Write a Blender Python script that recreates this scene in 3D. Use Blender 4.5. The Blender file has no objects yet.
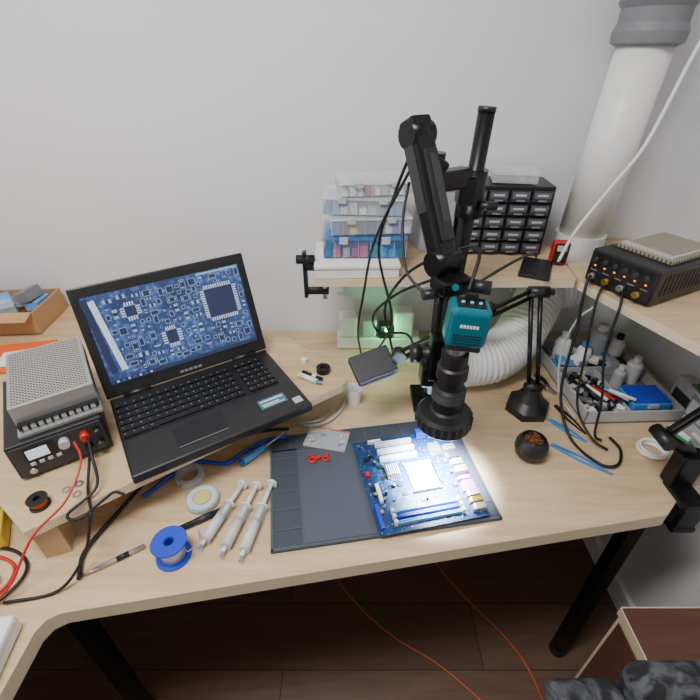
import bpy, bmesh, math, random
from mathutils import Vector, Matrix, Euler
random.seed(7)
D=math.radians
def lin(c):
    r=[]
    for x in c:
        x=x/255.0
        r.append(x/12.92 if x<=0.04045 else ((x+0.055)/1.055)**2.4)
    return r
def base_mat(name):
    m=bpy.data.materials.new(name); m.use_nodes=True
    nt=m.node_tree; b=nt.nodes['Principled BSDF']
    return m,nt,b
def P(name,col,rough=.5,metal=0,emit=0,var=.08,scale=40,bump=0,alpha=1,spec=.5):
    m,nt,b=base_mat(name); c=lin(col)
    tc=nt.nodes.new('ShaderNodeTexCoord'); no=nt.nodes.new('ShaderNodeTexNoise')
    no.inputs['Scale'].default_value=scale; no.inputs['Detail'].default_value=3
    nt.links.new(tc.outputs['Object'],no.inputs['Vector'])
    mx=nt.nodes.new('ShaderNodeMix'); mx.data_type='RGBA'
    mx.inputs[6].default_value=[x*(1-var) for x in c]+[1]
    mx.inputs[7].default_value=[min(1,x*(1+var)) for x in c]+[1]
    nt.links.new(no.outputs['Fac'],mx.inputs[0]); nt.links.new(mx.outputs[2],b.inputs['Base Color'])
    b.inputs['Roughness'].default_value=rough; b.inputs['Metallic'].default_value=metal
    b.inputs['Specular IOR Level'].default_value=spec
    if emit>0:
        nt.links.new(mx.outputs[2],b.inputs['Emission Color']); b.inputs['Emission Strength'].default_value=emit
    if bump>0:
        bp=nt.nodes.new('ShaderNodeBump'); bp.inputs['Strength'].default_value=bump; bp.inputs['Distance'].default_value=.002
        nt.links.new(no.outputs['Fac'],bp.inputs['Height']); nt.links.new(bp.outputs[0],b.inputs['Normal'])
    b.inputs['Alpha'].default_value=alpha
    return m
def wood(name,c1,c2,rot=0,sc=(2,22,22),rough=.45):
    m,nt,b=base_mat(name)
    tc=nt.nodes.new('ShaderNodeTexCoord'); mp=nt.nodes.new('ShaderNodeMapping')
    mp.inputs['Scale'].default_value=sc; mp.inputs['Rotation'].default_value=(0,0,rot)
    no=nt.nodes.new('ShaderNodeTexNoise'); no.inputs['Scale'].default_value=2.2; no.inputs['Detail'].default_value=8; no.inputs['Roughness'].default_value=.65; no.inputs['Distortion'].default_value=.6
    cr=nt.nodes.new('ShaderNodeValToRGB'); cr.color_ramp.elements[0].position=.32; cr.color_ramp.elements[1].position=.68
    cr.color_ramp.elements[0].color=lin(c1)+[1]; cr.color_ramp.elements[1].color=lin(c2)+[1]
    nt.links.new(tc.outputs['Object'],mp.inputs['Vector']); nt.links.new(mp.outputs[0],no.inputs['Vector'])
    nt.links.new(no.outputs['Fac'],cr.inputs[0]); nt.links.new(cr.outputs[0],b.inputs['Base Color'])
    b.inputs['Roughness'].default_value=rough
    return m
def perf(name,col,hole,freq,rad=.33,metal=.8):
    m,nt,b=base_mat(name)
    tc=nt.nodes.new('ShaderNodeTexCoord')
    def vm(op,a,v=None):
        n=nt.nodes.new('ShaderNodeVectorMath'); n.operation=op; nt.links.new(a,n.inputs[0])
        if v is not None: n.inputs[1].default_value=v
        return n
    mp=nt.nodes.new('ShaderNodeMapping'); mp.inputs['Rotation'].default_value=(0,0,D(45)); nt.links.new(tc.outputs['Object'],mp.inputs['Vector'])
    a=vm('MULTIPLY',mp.outputs[0],(freq,freq,0)); f=vm('FRACTION',a.outputs[0]); s=vm('SUBTRACT',f.outputs[0],(.5,.5,0)); l=vm('LENGTH',s.outputs[0])
    lt=nt.nodes.new('ShaderNodeMath'); lt.operation='LESS_THAN'; lt.inputs[1].default_value=rad
    nt.links.new(l.outputs['Value'],lt.inputs[0])
    mx=nt.nodes.new('ShaderNodeMix'); mx.data_type='RGBA'; mx.inputs[6].default_value=lin(col)+[1]; mx.inputs[7].default_value=lin(hole)+[1]
    nt.links.new(lt.outputs[0],mx.inputs[0]); nt.links.new(mx.outputs[2],b.inputs['Base Color'])
    b.inputs['Metallic'].default_value=metal; b.inputs['Roughness'].default_value=.4
    return m
def T(x=0,y=0,z=0,rx=0,ry=0,rz=0):
    return Matrix.Translation((x,y,z))@Euler((D(rx),D(ry),D(rz))).to_matrix().to_4x4()
def cat(pts,n=8):
    pts=[Vector(p) for p in pts]; q=[pts[0]*2-pts[1]]+pts+[pts[-1]*2-pts[-2]]; out=[]
    for i in range(1,len(q)-2):
        for k in range(n):
            t=k/n; a,b,c,d=q[i-1],q[i],q[i+1],q[i+2]
            out.append(.5*((2*b)+(c-a)*t+(2*a-5*b+4*c-d)*t*t+(3*b-a-3*c+d)*t**3))
    out.append(pts[-1]); return out
class B:
    def __init__(s,name,loc=(0,0,0),rz=0,rot=None):
        s.name=name; s.M=Matrix.Translation(loc)@(rot.to_4x4() if rot else Matrix.Rotation(D(rz),4,'Z'))
        s.v=[];s.f=[];s.fm=[];s.fs=[];s.mats=[]
    def mi(s,m):
        if m not in s.mats: s.mats.append(m)
        return s.mats.index(m)
    def add(s,vs,fs,m,smooth=False,M=None):
        o=len(s.v); k=s.mi(m)
        for v in vs: s.v.append((M@Vector(v)) if M is not None else Vector(v))
        for i,f in enumerate(fs):
            s.f.append([a+o for a in f]); s.fm.append(k); s.fs.append(smooth[i] if isinstance(smooth,list) else smooth)
    def box(s,c,d,m,M=None,bev=0,rz=0,rx=0,ry=0,seg=2):
        L=T(*c,rx,ry,rz)
        if M is not None: L=M@L
        x,y,z=[a/2 for a in d]
        vs=[(-x,-y,-z),(x,-y,-z),(x,y,-z),(-x,y,-z),(-x,-y,z),(x,-y,z),(x,y,z),(-x,y,z)]
        fs=[(3,2,1,0),(4,5,6,7),(0,1,5,4),(1,2,6,5),(2,3,7,6),(3,0,4,7)]
        if bev>0:
            bm=bmesh.new(); V=[bm.verts.new(v) for v in vs]
            for f in fs: bm.faces.new([V[i] for i in f])
            bmesh.ops.bevel(bm,geom=bm.edges[:],offset=bev,segments=seg,affect='EDGES',profile=.5)
            bm.verts.ensure_lookup_table(); bm.verts.index_update()
            vs=[v.co.copy() for v in bm.verts]; fs=[[v.index for v in f.verts] for f in bm.faces]; bm.free()
        s.add(vs,fs,m,False,L)
    def cyl(s,p1,p2,r,m,r2=None,n=20,M=None,cap=True):
        p1=Vector(p1);p2=Vector(p2); r2=r if r2 is None else r2
        d=p2-p1; q=d.to_track_quat('Z','Y').to_matrix().to_4x4(); L=Matrix.Translation(p1)@q
        if M is not None: L=M@L
        h=d.length; vs=[];fs=[];sm=[]
        for i in range(n):
            a=2*math.pi*i/n; vs.append((r*math.cos(a),r*math.sin(a),0))
        for i in range(n):
            a=2*math.pi*i/n; vs.append((r2*math.cos(a),r2*math.sin(a),h))
        for i in range(n): fs.append((i,(i+1)%n,n+(i+1)%n,n+i)); sm.append(n>6)
        if cap: fs.append(tuple(range(n-1,-1,-1))); fs.append(tuple(range(n,2*n))); sm+=[False,False]
        s.add(vs,fs,m,sm,L)
    def lathe(s,prof,m,M=None,n=28,mats=None,closed=False):
        vs=[];k=len(prof)
        for i in range(n):
            a=2*math.pi*i/n
            for r,z in prof: vs.append((r*math.cos(a),r*math.sin(a),z))
        rng=k if closed else k-1
        for j in range(rng):
            j2=(j+1)%k; vv=[];ff=[];mp={}
            for i in range(n):
                i2=(i+1)%n; g=[]
                for a in (i*k+j,i2*k+j,i2*k+j2,i*k+j2):
                    if a not in mp: mp[a]=len(vv); vv.append(vs[a])
                    g.append(mp[a])
                ff.append(g)
            s.add(vv,ff,(mats[j] if mats else m),True,M)
    def ring(s,R,r,m,M=None,n=28,k=10):
        s.lathe([(R+r*math.cos(2*math.pi*i/k),r*math.sin(2*math.pi*i/k)) for i in range(k)],m,M,n,closed=True)
    def sph(s,c,r,m,M=None,n=16,sc=(1,1,1)):
        vs=[];fs=[];h=n//2
        for j in range(h+1):
            p=math.pi*j/h
            for i in range(n):
                a=2*math.pi*i/n; vs.append((c[0]+r*sc[0]*math.sin(p)*math.cos(a),c[1]+r*sc[1]*math.sin(p)*math.sin(a),c[2]-r*sc[2]*math.cos(p)))
        for j in range(h):
            for i in range(n): fs.append((j*n+i,j*n+(i+1)%n,(j+1)*n+(i+1)%n,(j+1)*n+i))
        s.add(vs,fs,m,True,M)
    def tube(s,pts,r,m,n=8,M=None,res=8,raw=False,rf=None):
        ps=[Vector(p) for p in pts] if raw else cat(pts,res)
        N=len(ps); vs=[];fs=[]; up=None
        for i,p in enumerate(ps):
            t=(ps[min(i+1,N-1)]-ps[max(i-1,0)])
            if t.length<1e-9: t=Vector((0,0,1))
            t.normalize()
            if up is None:
                up=Vector((0,0,1)) if abs(t.z)<.9 else Vector((1,0,0))
            up=(up-t*up.dot(t)); up.normalize(); sd=t.cross(up)
            rr=rf(i/(N-1)) if rf else r
            for k in range(n):
                a=2*math.pi*k/n; vs.append(p+up*(rr*math.cos(a))+sd*(rr*math.sin(a)))
        for i in range(N-1):
            for k in range(n): fs.append((i*n+k,i*n+(k+1)%n,(i+1)*n+(k+1)%n,(i+1)*n+k))
        sm=[True]*len(fs)+[False,False]
        fs.append(tuple(range(n-1,-1,-1))); fs.append(tuple(range((N-1)*n,N*n)))
        s.add(vs,fs,m,sm,M)
    def prism(s,poly,z0,z1,m,M=None,edge=None):
        n=len(poly); vs=[(x,y,z0) for x,y in poly]+[(x,y,z1) for x,y in poly]
        s.add(vs,[tuple(range(n-1,-1,-1)),tuple(range(n,2*n))],m,False,M)
        s.add(vs,[(i,(i+1)%n,n+(i+1)%n,n+i) for i in range(n)],edge or m,False,M)
    def done(s):
        me=bpy.data.meshes.new(s.name); me.from_pydata([tuple(v) for v in s.v],[],s.f)
        for m in s.mats: me.materials.append(m)
        me.polygons.foreach_set('material_index',s.fm); me.polygons.foreach_set('use_smooth',s.fs); me.update()
        bm=bmesh.new(); bm.from_mesh(me); bmesh.ops.recalc_face_normals(bm,faces=bm.faces[:]) ; bm.to_mesh(me); bm.free()
        o=bpy.data.objects.new(s.name,me); o.matrix_world=s.M; bpy.context.scene.collection.objects.link(o); return o

# ---------- materials
WALL=P('wall_paint',(223,223,226),.85,var=.02,scale=6,bump=.05)
CEIL=P('ceiling_paint',(235,235,235),.9,var=.02)
OAK=wood('oak_laminate',(186,157,122),(211,186,151),sc=(2,18,18))
OAK2=wood('oak_laminate_board',(182,152,115),(206,180,143),rot=D(-36),sc=(2,18,18))
OAKE=P('oak_edge',(218,199,168),.5,var=.06,scale=20)
PINE=wood('pine_block',(170,138,98),(194,162,122),sc=(18,18,3))
BLK=P('black_plastic',(22,22,24),.4)
BLKM=P('black_metal',(16,16,18),.32,.3)
DGR=P('dark_grey_plastic',(46,47,51),.5)
GRY=P('grey_plastic',(120,122,126),.5)
LGR=P('light_grey_plastic',(180,182,184),.5)
WHT=P('white_plastic',(232,232,230),.4)
CHR=P('steel',(190,190,192),.28,.95)
SIL=P('silver_sheet',(186,186,184),.38,.8)
RED=P('red_plastic',(190,30,28),.4)
ORG=P('orange_plastic',(225,95,35),.5)
YEL=P('yellow_plastic',(225,190,50),.45)
BLU=P('blue_plastic',(30,60,190),.35)
SKY=P('sky_blue_plastic',(70,140,205),.4)
GRN=P('green_plastic',(40,140,80),.4)
TEAL=P('teal_anodised',(6,104,120),.35,.2)
COP=P('copper_wire',(170,85,45),.35,.8,bump=.4,scale=200)
BRS=P('brass_wool',(165,105,60),.4,.7,bump=1,scale=300,var=.5)
SOLD=P('solder_wire',(195,198,202),.3,.7,bump=.6,scale=300)
CLR=P('clear_plastic',(225,230,235),.15,alpha=.28)
CLR2=P('frosted_plastic',(222,228,234),.3,alpha=.45)
CLR3=P('box_clear_plastic',(222,230,236),.2,alpha=.34)
RUB=P('rubber_cable',(14,14,15),.5)
ORC=P('orange_cable',(176,84,40),.5)
CARD=P('cardboard',(186,146,104),.85,bump=.1)
PAPER=P('paper',(228,226,220),.8)
MATM=P('silicone_mat',(72,78,90),.6)
MATD=P('silicone_mat_recess',(56,62,73),.65)
KEY=P('key_black',(15,15,17),.45)
GOLD=P('gold',(200,160,70),.3,.9)
PURP=P('purple_connector',(150,60,185),.4)
PINK=P('pink_connector',(215,110,150),.4)
PALE=P('pale_blue_plastic',(120,170,220),.4)

# ---------- room
def wallbox(name,c,d,m):
    b=B(name,c); b.box((0,0,0),d,m); return b.done()
YB=1.24; XR=.90; XL=-1.30; YF=-1.7; H=2.55
wallbox('wall_back',((XL+XR)/2,YB+.05,H/2),(XR-XL+.2,.1,H),WALL)
wallbox('wall_right',(XR+.05,(YB+YF)/2,H/2),(.1,YB-YF,H),WALL)
wallbox('wall_left',(XL-.05,(YB+YF)/2,H/2),(.1,YB-YF,H),WALL)
wallbox('wall_front',((XL+XR)/2,YF-.05,H/2),(XR-XL+.2,.1,H),WALL)
wallbox('ceiling',((XL+XR)/2,(YB+YF)/2,H+.05),(XR-XL+.2,YB-YF+.2,.1),CEIL)
def floor_mat():
    m,nt,b=base_mat('dark_laminate_floor')
    tc=nt.nodes.new('ShaderNodeTexCoord'); br=nt.nodes.new('ShaderNodeTexBrick')
    br.inputs['Scale'].default_value=1; br.inputs['Brick Width'].default_value=1.2; br.inputs['Row Height'].default_value=.19; br.inputs['Mortar Size'].default_value=.0015
    br.inputs['Color1'].default_value=lin((100,76,60))+[1]; br.inputs['Color2'].default_value=lin((88,67,53))+[1]; br.inputs['Mortar'].default_value=lin((40,30,25))+[1]
    mp=nt.nodes.new('ShaderNodeMapping'); mp.inputs['Scale'].default_value=(2,20,1)
    no=nt.nodes.new('ShaderNodeTexNoise'); no.inputs['Scale'].default_value=3; no.inputs['Detail'].default_value=8
    nt.links.new(tc.outputs['Object'],br.inputs['Vector']); nt.links.new(tc.outputs['Object'],mp.inputs['Vector']); nt.links.new(mp.outputs[0],no.inputs['Vector'])
    mx=nt.nodes.new('ShaderNodeMix'); mx.data_type='RGBA'; mx.blend_type='MULTIPLY'; mx.inputs[0].default_value=.6
    nt.links.new(br.outputs['Color'],mx.inputs[6])
    cr=nt.nodes.new('ShaderNodeValToRGB'); cr.color_ramp.elements[0].color=(.35,.35,.35,1); cr.color_ramp.elements[1].color=(1.6,1.6,1.6,1)
    nt.links.new(no.outputs['Fac'],cr.inputs[0]); nt.links.new(cr.outputs[0],mx.inputs[7])
    nt.links.new(mx.outputs[2],b.inputs['Base Color']); b.inputs['Roughness'].default_value=.45
    return m
wallbox('floor',((XL+XR)/2,(YB+YF)/2,-.05),(XR-XL+.2,YB-YF+.2,.1),floor_mat())
b=B('baseboard_back'); b.box(((XL+XR)/2,YB-.008,.04),(XR-XL-.002,.016,.08),WHT); b.done()
b=B('baseboard_right'); b.box((XR-.008,(YB+YF)/2-.02,.04),(.016,YB-YF-.06,.08),WHT); b.done()

# ---------- desk
b=B('corner_desk')
poly=[(-.505,-.45),(-.505,.318),(-.497,.336),(-.478,.347),(.64,.532),(.72,.60),(.885,.62),(.885,1.235),(-1.29,1.235),(-1.29,-.45)]
b.prism(poly,.716,.75,OAK,edge=OAKE)
for (x,y) in [(.640,.585),(.84,1.18),(-.55,.42),(-1.24,-.38),(-.56,-.38),(-1.24,1.18)]:
    b.box((x,y,.37),(.032,.032,.692),BLKM); b.cyl((x,y,0.0),(x,y,.024),.024,BLK)
b.box((.045,.52,.698),(1.14,.02,.036),BLKM,rz=9.3)
b.done()

# ---------- raised board for the laptop
b=B('raised_corner_board')
pb=[(-.550,.428),(-.02,.822),(-.005,.85),(-.175,1.045),(-.47,1.02),(-.70,1.235),(-1.285,1.235),(-1.285,.95),(-.72,.55)]
b.prism(pb,.830,.85,OAK2,edge=OAKE)
b.box((-.545,.468,.7905),(.042,.042,.079),PINE,rz=20)
b.box((-.14,.86,.7905),(.05,.03,.079),PINE,rz=36)
b.box((-.45,.97,.7905),(.05,.05,.079),PINE)
b.box((-1.15,1.05,.7905),(.05,.05,.079),PINE)
b.done()

# ---------- laptop
def scr_mat():
    m,nt,bs=base_mat('screen_board_picture')
    tc=nt.nodes.new('ShaderNodeTexCoord'); L=nt.links.new
    v=nt.nodes.new('ShaderNodeTexVoronoi'); v.distance='MANHATTAN'; v.inputs['Scale'].default_value=80; L(tc.outputs['Object'],v.inputs['Vector'])
    no=nt.nodes.new('ShaderNodeTexNoise'); no.inputs['Scale'].default_value=14; no.inputs['Detail'].default_value=6; L(tc.outputs['Object'],no.inputs['Vector'])
    cr=nt.nodes.new('ShaderNodeValToRGB'); e=cr.color_ramp.elements
    e[0].position=.10; e[0].color=lin((160,182,220))+[1]; e[1].position=.17; e[1].color=lin((66,96,152))+[1]
    for p,c in[(.34,(56,84,138)),(.38,(104,134,184)),(.42,(52,80,134)),(.56,(48,74,126)),(.6,(96,124,176)),(.65,(44,68,118)),(.9,(40,62,110))]:
        x=e.new(p); x.color=lin(c)+[1]
    L(v.outputs['Distance'],cr.inputs[0])
    c2=nt.nodes.new('ShaderNodeValToRGB'); c2.color_ramp.elements[0].position=.35; c2.color_ramp.elements[0].color=(.55,.55,.6,1); c2.color_ramp.elements[1].position=.7; c2.color_ramp.elements[1].color=(1.6,1.6,1.5,1)
    L(no.outputs['Fac'],c2.inputs[0])
    mx=nt.nodes.new('ShaderNodeMix'); mx.data_type='RGBA'; mx.blend_type='MULTIPLY'; mx.inputs[0].default_value=1; L(cr.outputs[0],mx.inputs[6]); L(c2.outputs[0],mx.inputs[7])
    bs.inputs['Base Color'].default_value=(.01,.01,.012,1); bs.inputs['Roughness'].default_value=.3
    L(mx.outputs[2],bs.inputs['Emission Color']); bs.inputs['Emission Strength'].default_value=1.25
    return m
def E(name,c,s=1.2,var=.25,sc=120):
    m=P(name,c,.3,emit=s,var=var,scale=sc); bs=m.node_tree.nodes['Principled BSDF']; 
    for l in list(bs.inputs['Base Color'].links): m.node_tree.links.remove(l)
    bs.inputs['Base Color'].default_value=(.01,.01,.012,1); return m
SCRB=scr_mat()
SCRM=E('screen_mid_blue',(56,84,138)); SCRD=E('screen_dark_blue',(30,42,76)); SCRL=E('screen_light_blue',(146,170,208)); SCRW=E('screen_white',(208,218,236))
GLB=P('laptop_palmrest',(28,27,28),.35,var=.3,scale=300)
b=B('laptop',(-.314,.737,.8505),33)
b.box((0,0,.0115),(.38,.262,.021),GLB,bev=.004)
b.box((0,0,.002),(.36,.24,.003),BLK)
b.box((-.012,.038,.0222),(.335,.125,.0006),KEY)
for r in range(6):
    y=.092-r*.0205; x=-.176
    n=15
    for k in range(n):
        w=.0150
        if r==5 and 3<k<9:
            if k==4: b.box((-.176+.0175*6,y,.0242),(.084,.0145,.003),KEY)
            continue
        b.box((x+k*.0175,y,.0242),(w,.0165 if r else .010,.003),KEY)
    for k in range(4): b.box((.098+k*.0175,y,.0242),(.015,.0165 if r else .010,.003),KEY)
    for k in range(19):
        if r==5 and 3<k<9: continue
        xx=x+k*.0175 if k<15 else .098+(k-15)*.0175
        b.box((xx-.003,y+.002,.0259),(.003,.003,.0002),GRY)
b.box((-.045,-.075,.0222),(.105,.062,.0006),KEY); b.box((-.045,-.103,.0226),(.1,.0015,.0005),GRY)
b.box((.118,-.074,.0222),(.062,.032,.0006),P('sticker_teal',(60,110,135),.4)); b.box((.118,-.066,.0227),(.054,.004,.0004),WHT); b.box((.112,-.078,.0227),(.04,.003,.0004),WHT); b.box((.118,-.084,.0227),(.05,.002,.0004),WHT)
b.box((.168,-.1,.0222),(.02,.02,.0006),LGR)
for s in (-1,1): b.cyl((s*.13-.03,.128,.022),(s*.13+.03,.128,.022),.008,BLK)
L=T(0,.130,.022,rx=-21)
b.box((0,.004,.128),(.388,.009,.254),BLK,M=L,bev=.003)
b.box((0,-.0015,.131),(.356,.0012,.212),KEY,M=L)
y0=-.0024
def sr(x,z,w,h,m,d=0,rot=0):
    b.box((x,y0-d,.131+z),(w,.0004,h),m,M=L,ry=rot)
sr(0,0,.350,.200,SCRB)
sr(-.148,0.008,.013,.165,SCRW,.0004,-7); sr(-.1655,0.01,.014,.172,SCRD,.0005,-4)
def chip(x,z,w,h,pins=0,rot=0):
    sr(x,z,w+.0036,h+.0036,SCRL,.0005,rot); sr(x,z,w+.0018,h+.0018,SCRM,.0006,rot); sr(x,z,w,h,SCRD,.0007,rot)
    if pins:
        for i in range(pins):
            o=(i+.5)/pins-.5
            sr(x+o*w,z+h/2+.006,w/pins*.5,.008,SCRW,.0005); sr(x+o*w,z-h/2-.006,w/pins*.5,.008,SCRW,.0005)
            sr(x-w/2-.006,z+o*h,.008,h/pins*.5,SCRW,.0005); sr(x+w/2+.006,z+o*h,.008,h/pins*.5,SCRW,.0005)
placed=[]
def okp(x,z,w,h):
    for a in placed:
        if abs(a[0]-x)<(a[2]+w)/2 and abs(a[1]-z)<(a[3]+h)/2: return False
    return True
for (x,z,w,h,p) in[(.112,.022,.068,.068,12),(-.02,-.03,.024,.030,5),(-.088,.05,.022,.022,4)]:
    chip(x,z,w,h,p); placed.append((x,z,w+.024,h+.024))
for i in range(3500):
    x=random.uniform(-.138,.168); z=random.uniform(-.082,.090)
    w,h=random.choice([(.009,.019),(.019,.009),(.010,.022),(.022,.010),(.007,.007),(.013,.013),(.014,.007),(.007,.014)] if i<900 else [(.006,.009),(.009,.006),(.005,.005)])
    if x+w/2>.170 or x-w/2<-.139 or z-h/2<-.085 or z+h/2>.092: continue
    if okp(x,z,w+.005,h+.005):
        placed.append((x,z,w+.005,h+.005)); t=random.random()
        if t<.6:
            chip(x,z,w,h)
            if max(w,h)>.015:
                for k in(-1,1):
                    if w>h: sr(x+k*w*.36,z,w*.12,h*.8,SCRL,.0009)
                    else: sr(x,z+k*h*.36,w*.8,h*.12,SCRL,.0009)
        elif t<.9:
            if w>=h: sr(x-w*.32,z,w*.32,h,SCRL,.0006); sr(x+w*.32,z,w*.32,h,SCRL,.0006); sr(x,z,w*.36,h*.9,SCRD,.0006)
            else: sr(x,z-h*.32,w,h*.32,SCRL,.0006); sr(x,z+h*.32,w,h*.32,SCRL,.0006); sr(x,z,w*.9,h*.36,SCRD,.0006)
        else: sr(x,z,w*.7,.0012,SCRW,.0006); sr(x,z-.0025,w*.5,.0012,SCRL,.0006)
sr(0,-.0955,.350,.009,SCRD,.001)
for k in range(7): sr(-.16+k*.012,-.0955,.005,.005,SCRM if k%2 else SCRL,.0014)
sr(.12,.0955,.10,.005,SCRL,.001)
for k in range(5): b.box((-.025+k*.011,-.0025,.012),(.008,.0006,.006),GRY,M=L)
b.done()

# ---------- bench power supply (black) and silver PSU
DISP=P('display_white',(200,215,225),.3,emit=.6)
b=B('bench_power_supply',(-.617,.676,.8505),34)
b.box((0,0,.045),(.160,.24,.08),BLK,bev=.004)
for sx in(-.06,.06):
    for sy in(-.1,.1): b.cyl((sx,sy,0),(sx,sy,.006),.008,DGR)
b.box((0,-.121,.045),(.150,.003,.07),DGR,bev=.001)
b.box((-.032,-.123,.058),(.05,.002,.032),KEY); b.box((-.036,-.1245,.058),(.034,.001,.022),DISP)
b.cyl((.008,-.122,.062),(.008,-.138,.062),.009,LGR)
for k in range(4): b.box((-.05+k*.014,-.124,.036),(.008,.003,.006),LGR)
b.cyl((.042,-.122,.062),(.042,-.140,.062),.008,RED); b.cyl((.064,-.122,.062),(.064,-.140,.062),.007,BLK)
b.cyl((.042,-.122,.03),(.042,-.138,.03),.007,BLK); b.cyl((.062,-.122,.03),(.062,-.138,.03),.007,DGR)
b.cyl((-.055,-.122,.02),(-.055,-.126,.02),.006,CHR)
W=Matrix(b.M).inverted()
b.tube([(-.502,.588,.913),(-.478,.55,.90),(-.462,.51,.865),(-.49,.46,.856),(-.465,.45,.857),(-.44,.49,.857),(-.43,.505,.857),(-.41,.50,.857)],.0028,RUB,M=W)
b.tube([(-.517,.572,.917),(-.485,.53,.91),(-.49,.47,.88),(-.53,.42,.85),(-.57,.37,.78),(-.62,.34,.756),(-.70,.30,.756)],.0022,RED,M=W)
b.tube([(-.503,.578,.88),(-.48,.51,.858),(-.455,.47,.857),(-.45,.455,.853),(-.46,.42,.80),(-.50,.38,.756),(-.58,.36,.756)],.0028,RUB,M=W)
b.done()
PERF=perf('perforated_steel',(186,184,178),(52,50,48),150,.34,.6)
b=B('switching_power_supply',(-.606,.703,.9362),34)
b.box((-.008,.010,.0265),(.140,.21,.052),SIL,bev=.0015); b.box((-.008,.010,.0528),(.128,.196,.0008),PERF)
for k in range(12): b.box((.0625,-.075+k*.015,.030),(.001,.008,.022),DGR)
b.box((-.008,-.108,.0035),(.140,.032,.006),SIL); b.box((-.008,-.102,.012),(.134,.012,.012),KEY)
for k in range(10): b.box((-.064+k*.0125,-.1085,.012),(.008,.006,.008),CHR)
for k in range(11): b.box((-.070+k*.0125,-.108,.013),(.0015,.012,.014),KEY)
b.box((-.008,-.0955,.035),(.137,.002,.034),SIL)
b.done()

# ---------- items on raised board
b=B('copper_wire_spool',(-.553,.482,.8505))
b.lathe([(0,0),(.017,0),(.017,.002),(.013,.003),(.013,.016),(.017,.017),(.017,.019),(.006,.019),(.006,.012),(0,.012)],KEY,mats=[KEY,KEY,KEY,COP,KEY,KEY,KEY,KEY,KEY]); b.done()
for (x,y) in [(-.525,.515),(-.508,.528),(-.500,.505)]:
    b=B('steel_washer',(x,y,.8505)); b.lathe([(.004,0),(.008,0),(.008,.0016),(.004,.0016)],CHR,closed=True,n=20); b.done()
b=B('black_tape_roll',(-.068,.880,.8505)); b.lathe([(.010,0),(.018,0),(.018,.014),(.010,.014)],BLK,closed=True); b.done()
b=B('white_bottle_cap',(-.12,.92,.8505)); b.lathe([(0,0),(.008,0),(.008,.012),(0,.014)],WHT); b.done()
b=B('glue_tube',(-.098,.840,.8575),-32); b.cyl((-.03,0,0),(.02,0,0),.0065,WHT); b.cyl((.02,0,0),(.035,0,0),.0045,SKY,r2=.002); b.box((-.033,0,0),(.006,.014,.003),WHT); b.done()
b=B('black_marker',(-.094,.857,.8555),-32); b.cyl((-.03,0,0),(.03,0,0),.0045,BLK); b.cyl((.0,0,0),(.012,0,0),.005,WHT); b.done()
b=B('orange_folder',(-.93,.93,.8503),12); b.box((0,0,.003),(.24,.14,.005),ORG); b.box((.0,0,.006),(.23,.13,.001),ORG); b.done()
b=B('paper_note',(-.865,.935,.8573),18); b.box((0,0,.001),(.11,.07,.0015),PAPER); b.done()
b=B('cardboard_box',(-1.03,1.13,.8505),4)
for (c,d) in [((0,0,.002),(.26,.16,.004)),((0,-.078,.035),(.26,.004,.07)),((0,.078,.035),(.26,.004,.07)),((-.128,0,.035),(.004,.152,.07)),((.128,0,.035),(.004,.152,.07))]: b.box(c,d,CARD)
b.box((0,-.10,.067),(.26,.04,.003),CARD,rx=15); 
for i in range(12): b.box((random.uniform(-.09,.09),random.uniform(-.04,.04),.05+i*.003),(.06,.04,.03),random.choice([CLR2,LGR,WHT,GRY,PALE]),rz=random.uniform(0,90),rx=random.uniform(-20,20))
b.done()

# ---------- silicone mat
b=B('silicone_repair_mat',(.055,.63,.7503),9)
b.box((0,0,.003),(.455,.295,.006),MATD,bev=.001)
def rim(x0,x1,y0_,y1,w=.004,z=.008):
    for c,d in [(((x0+x1)/2,y0_,z/2+.002),(x1-x0+w,w,z)),(((x0+x1)/2,y1,z/2+.002),(x1-x0+w,w,z)),((x0,(y0_+y1)/2,z/2+.002),(w,y1-y0_+w,z)),((x1,(y0_+y1)/2,z/2+.002),(w,y1-y0_+w,z))]: b.box(c,d,MATM)
rim(-.2245,.2245,-.1445,.1445,z=.006); rim(-.2245,-.165,-.1445,.10,w=.003,z=.005); rim(-.2245,.2245,.10,.1445,w=.003,z=.005); rim(.178,.2245,-.1445,.10,w=.003,z=.005)
for k in range(5): b.box((-.195,-.105+k*.045,.006),(.055,.0025,.003),MATM)
for k in range(9): b.box((-.18+k*.045,.122,.006),(.0025,.042,.003),MATM)
for k in range(5): b.box((.201,-.105+k*.045,.006),(.042,.0025,.003),MATM)
b.box((.006,-.022,.0062),(.338,.236,.001),MATM)
b.done()

# ---------- motherboard
def pcb_mat():
    m,nt,bs=base_mat('blue_pcb')
    tc=nt.nodes.new('ShaderNodeTexCoord'); v=nt.nodes.new('ShaderNodeTexVoronoi'); v.inputs['Scale'].default_value=120; v.distance='MANHATTAN'
    nt.links.new(tc.outputs['Object'],v.inputs['Vector'])
    cr=nt.nodes.new('ShaderNodeValToRGB'); e=cr.color_ramp.elements
    e[0].position=.08; e[0].color=lin((110,155,190))+[1]; e[1].position=.2; e[1].color=lin((20,70,116))+[1]
    e2=cr.color_ramp.elements.new(.7); e2.color=lin((12,50,94))+[1]
    nt.links.new(v.outputs['Distance'],cr.inputs[0]); nt.links.new(cr.outputs[0],bs.inputs['Base Color']); bs.inputs['Roughness'].default_value=.42
    return m
PCB=pcb_mat()
b=B('motherboard',(.140,.617,.7645),12)
b.box((0,0,0),(.224,.243,.0018),PCB)
for x in(-.1,.1):
    for y in(-.11,0,.11): b.cyl((x,y,-.0050),(x,y,.0012),.003,CHR)
z=.001
b.box((.015,-.005,z+.002),(.058,.062,.005),WHT,bev=.001); b.box((.015,-.005,z+.0055),(.042,.044,.003),WHT)
b.box((.015,.030,z+.004),(.062,.004,.007),LGR);b.box((.015,-.040,z+.004),(.062,.004,.007),LGR)
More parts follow.
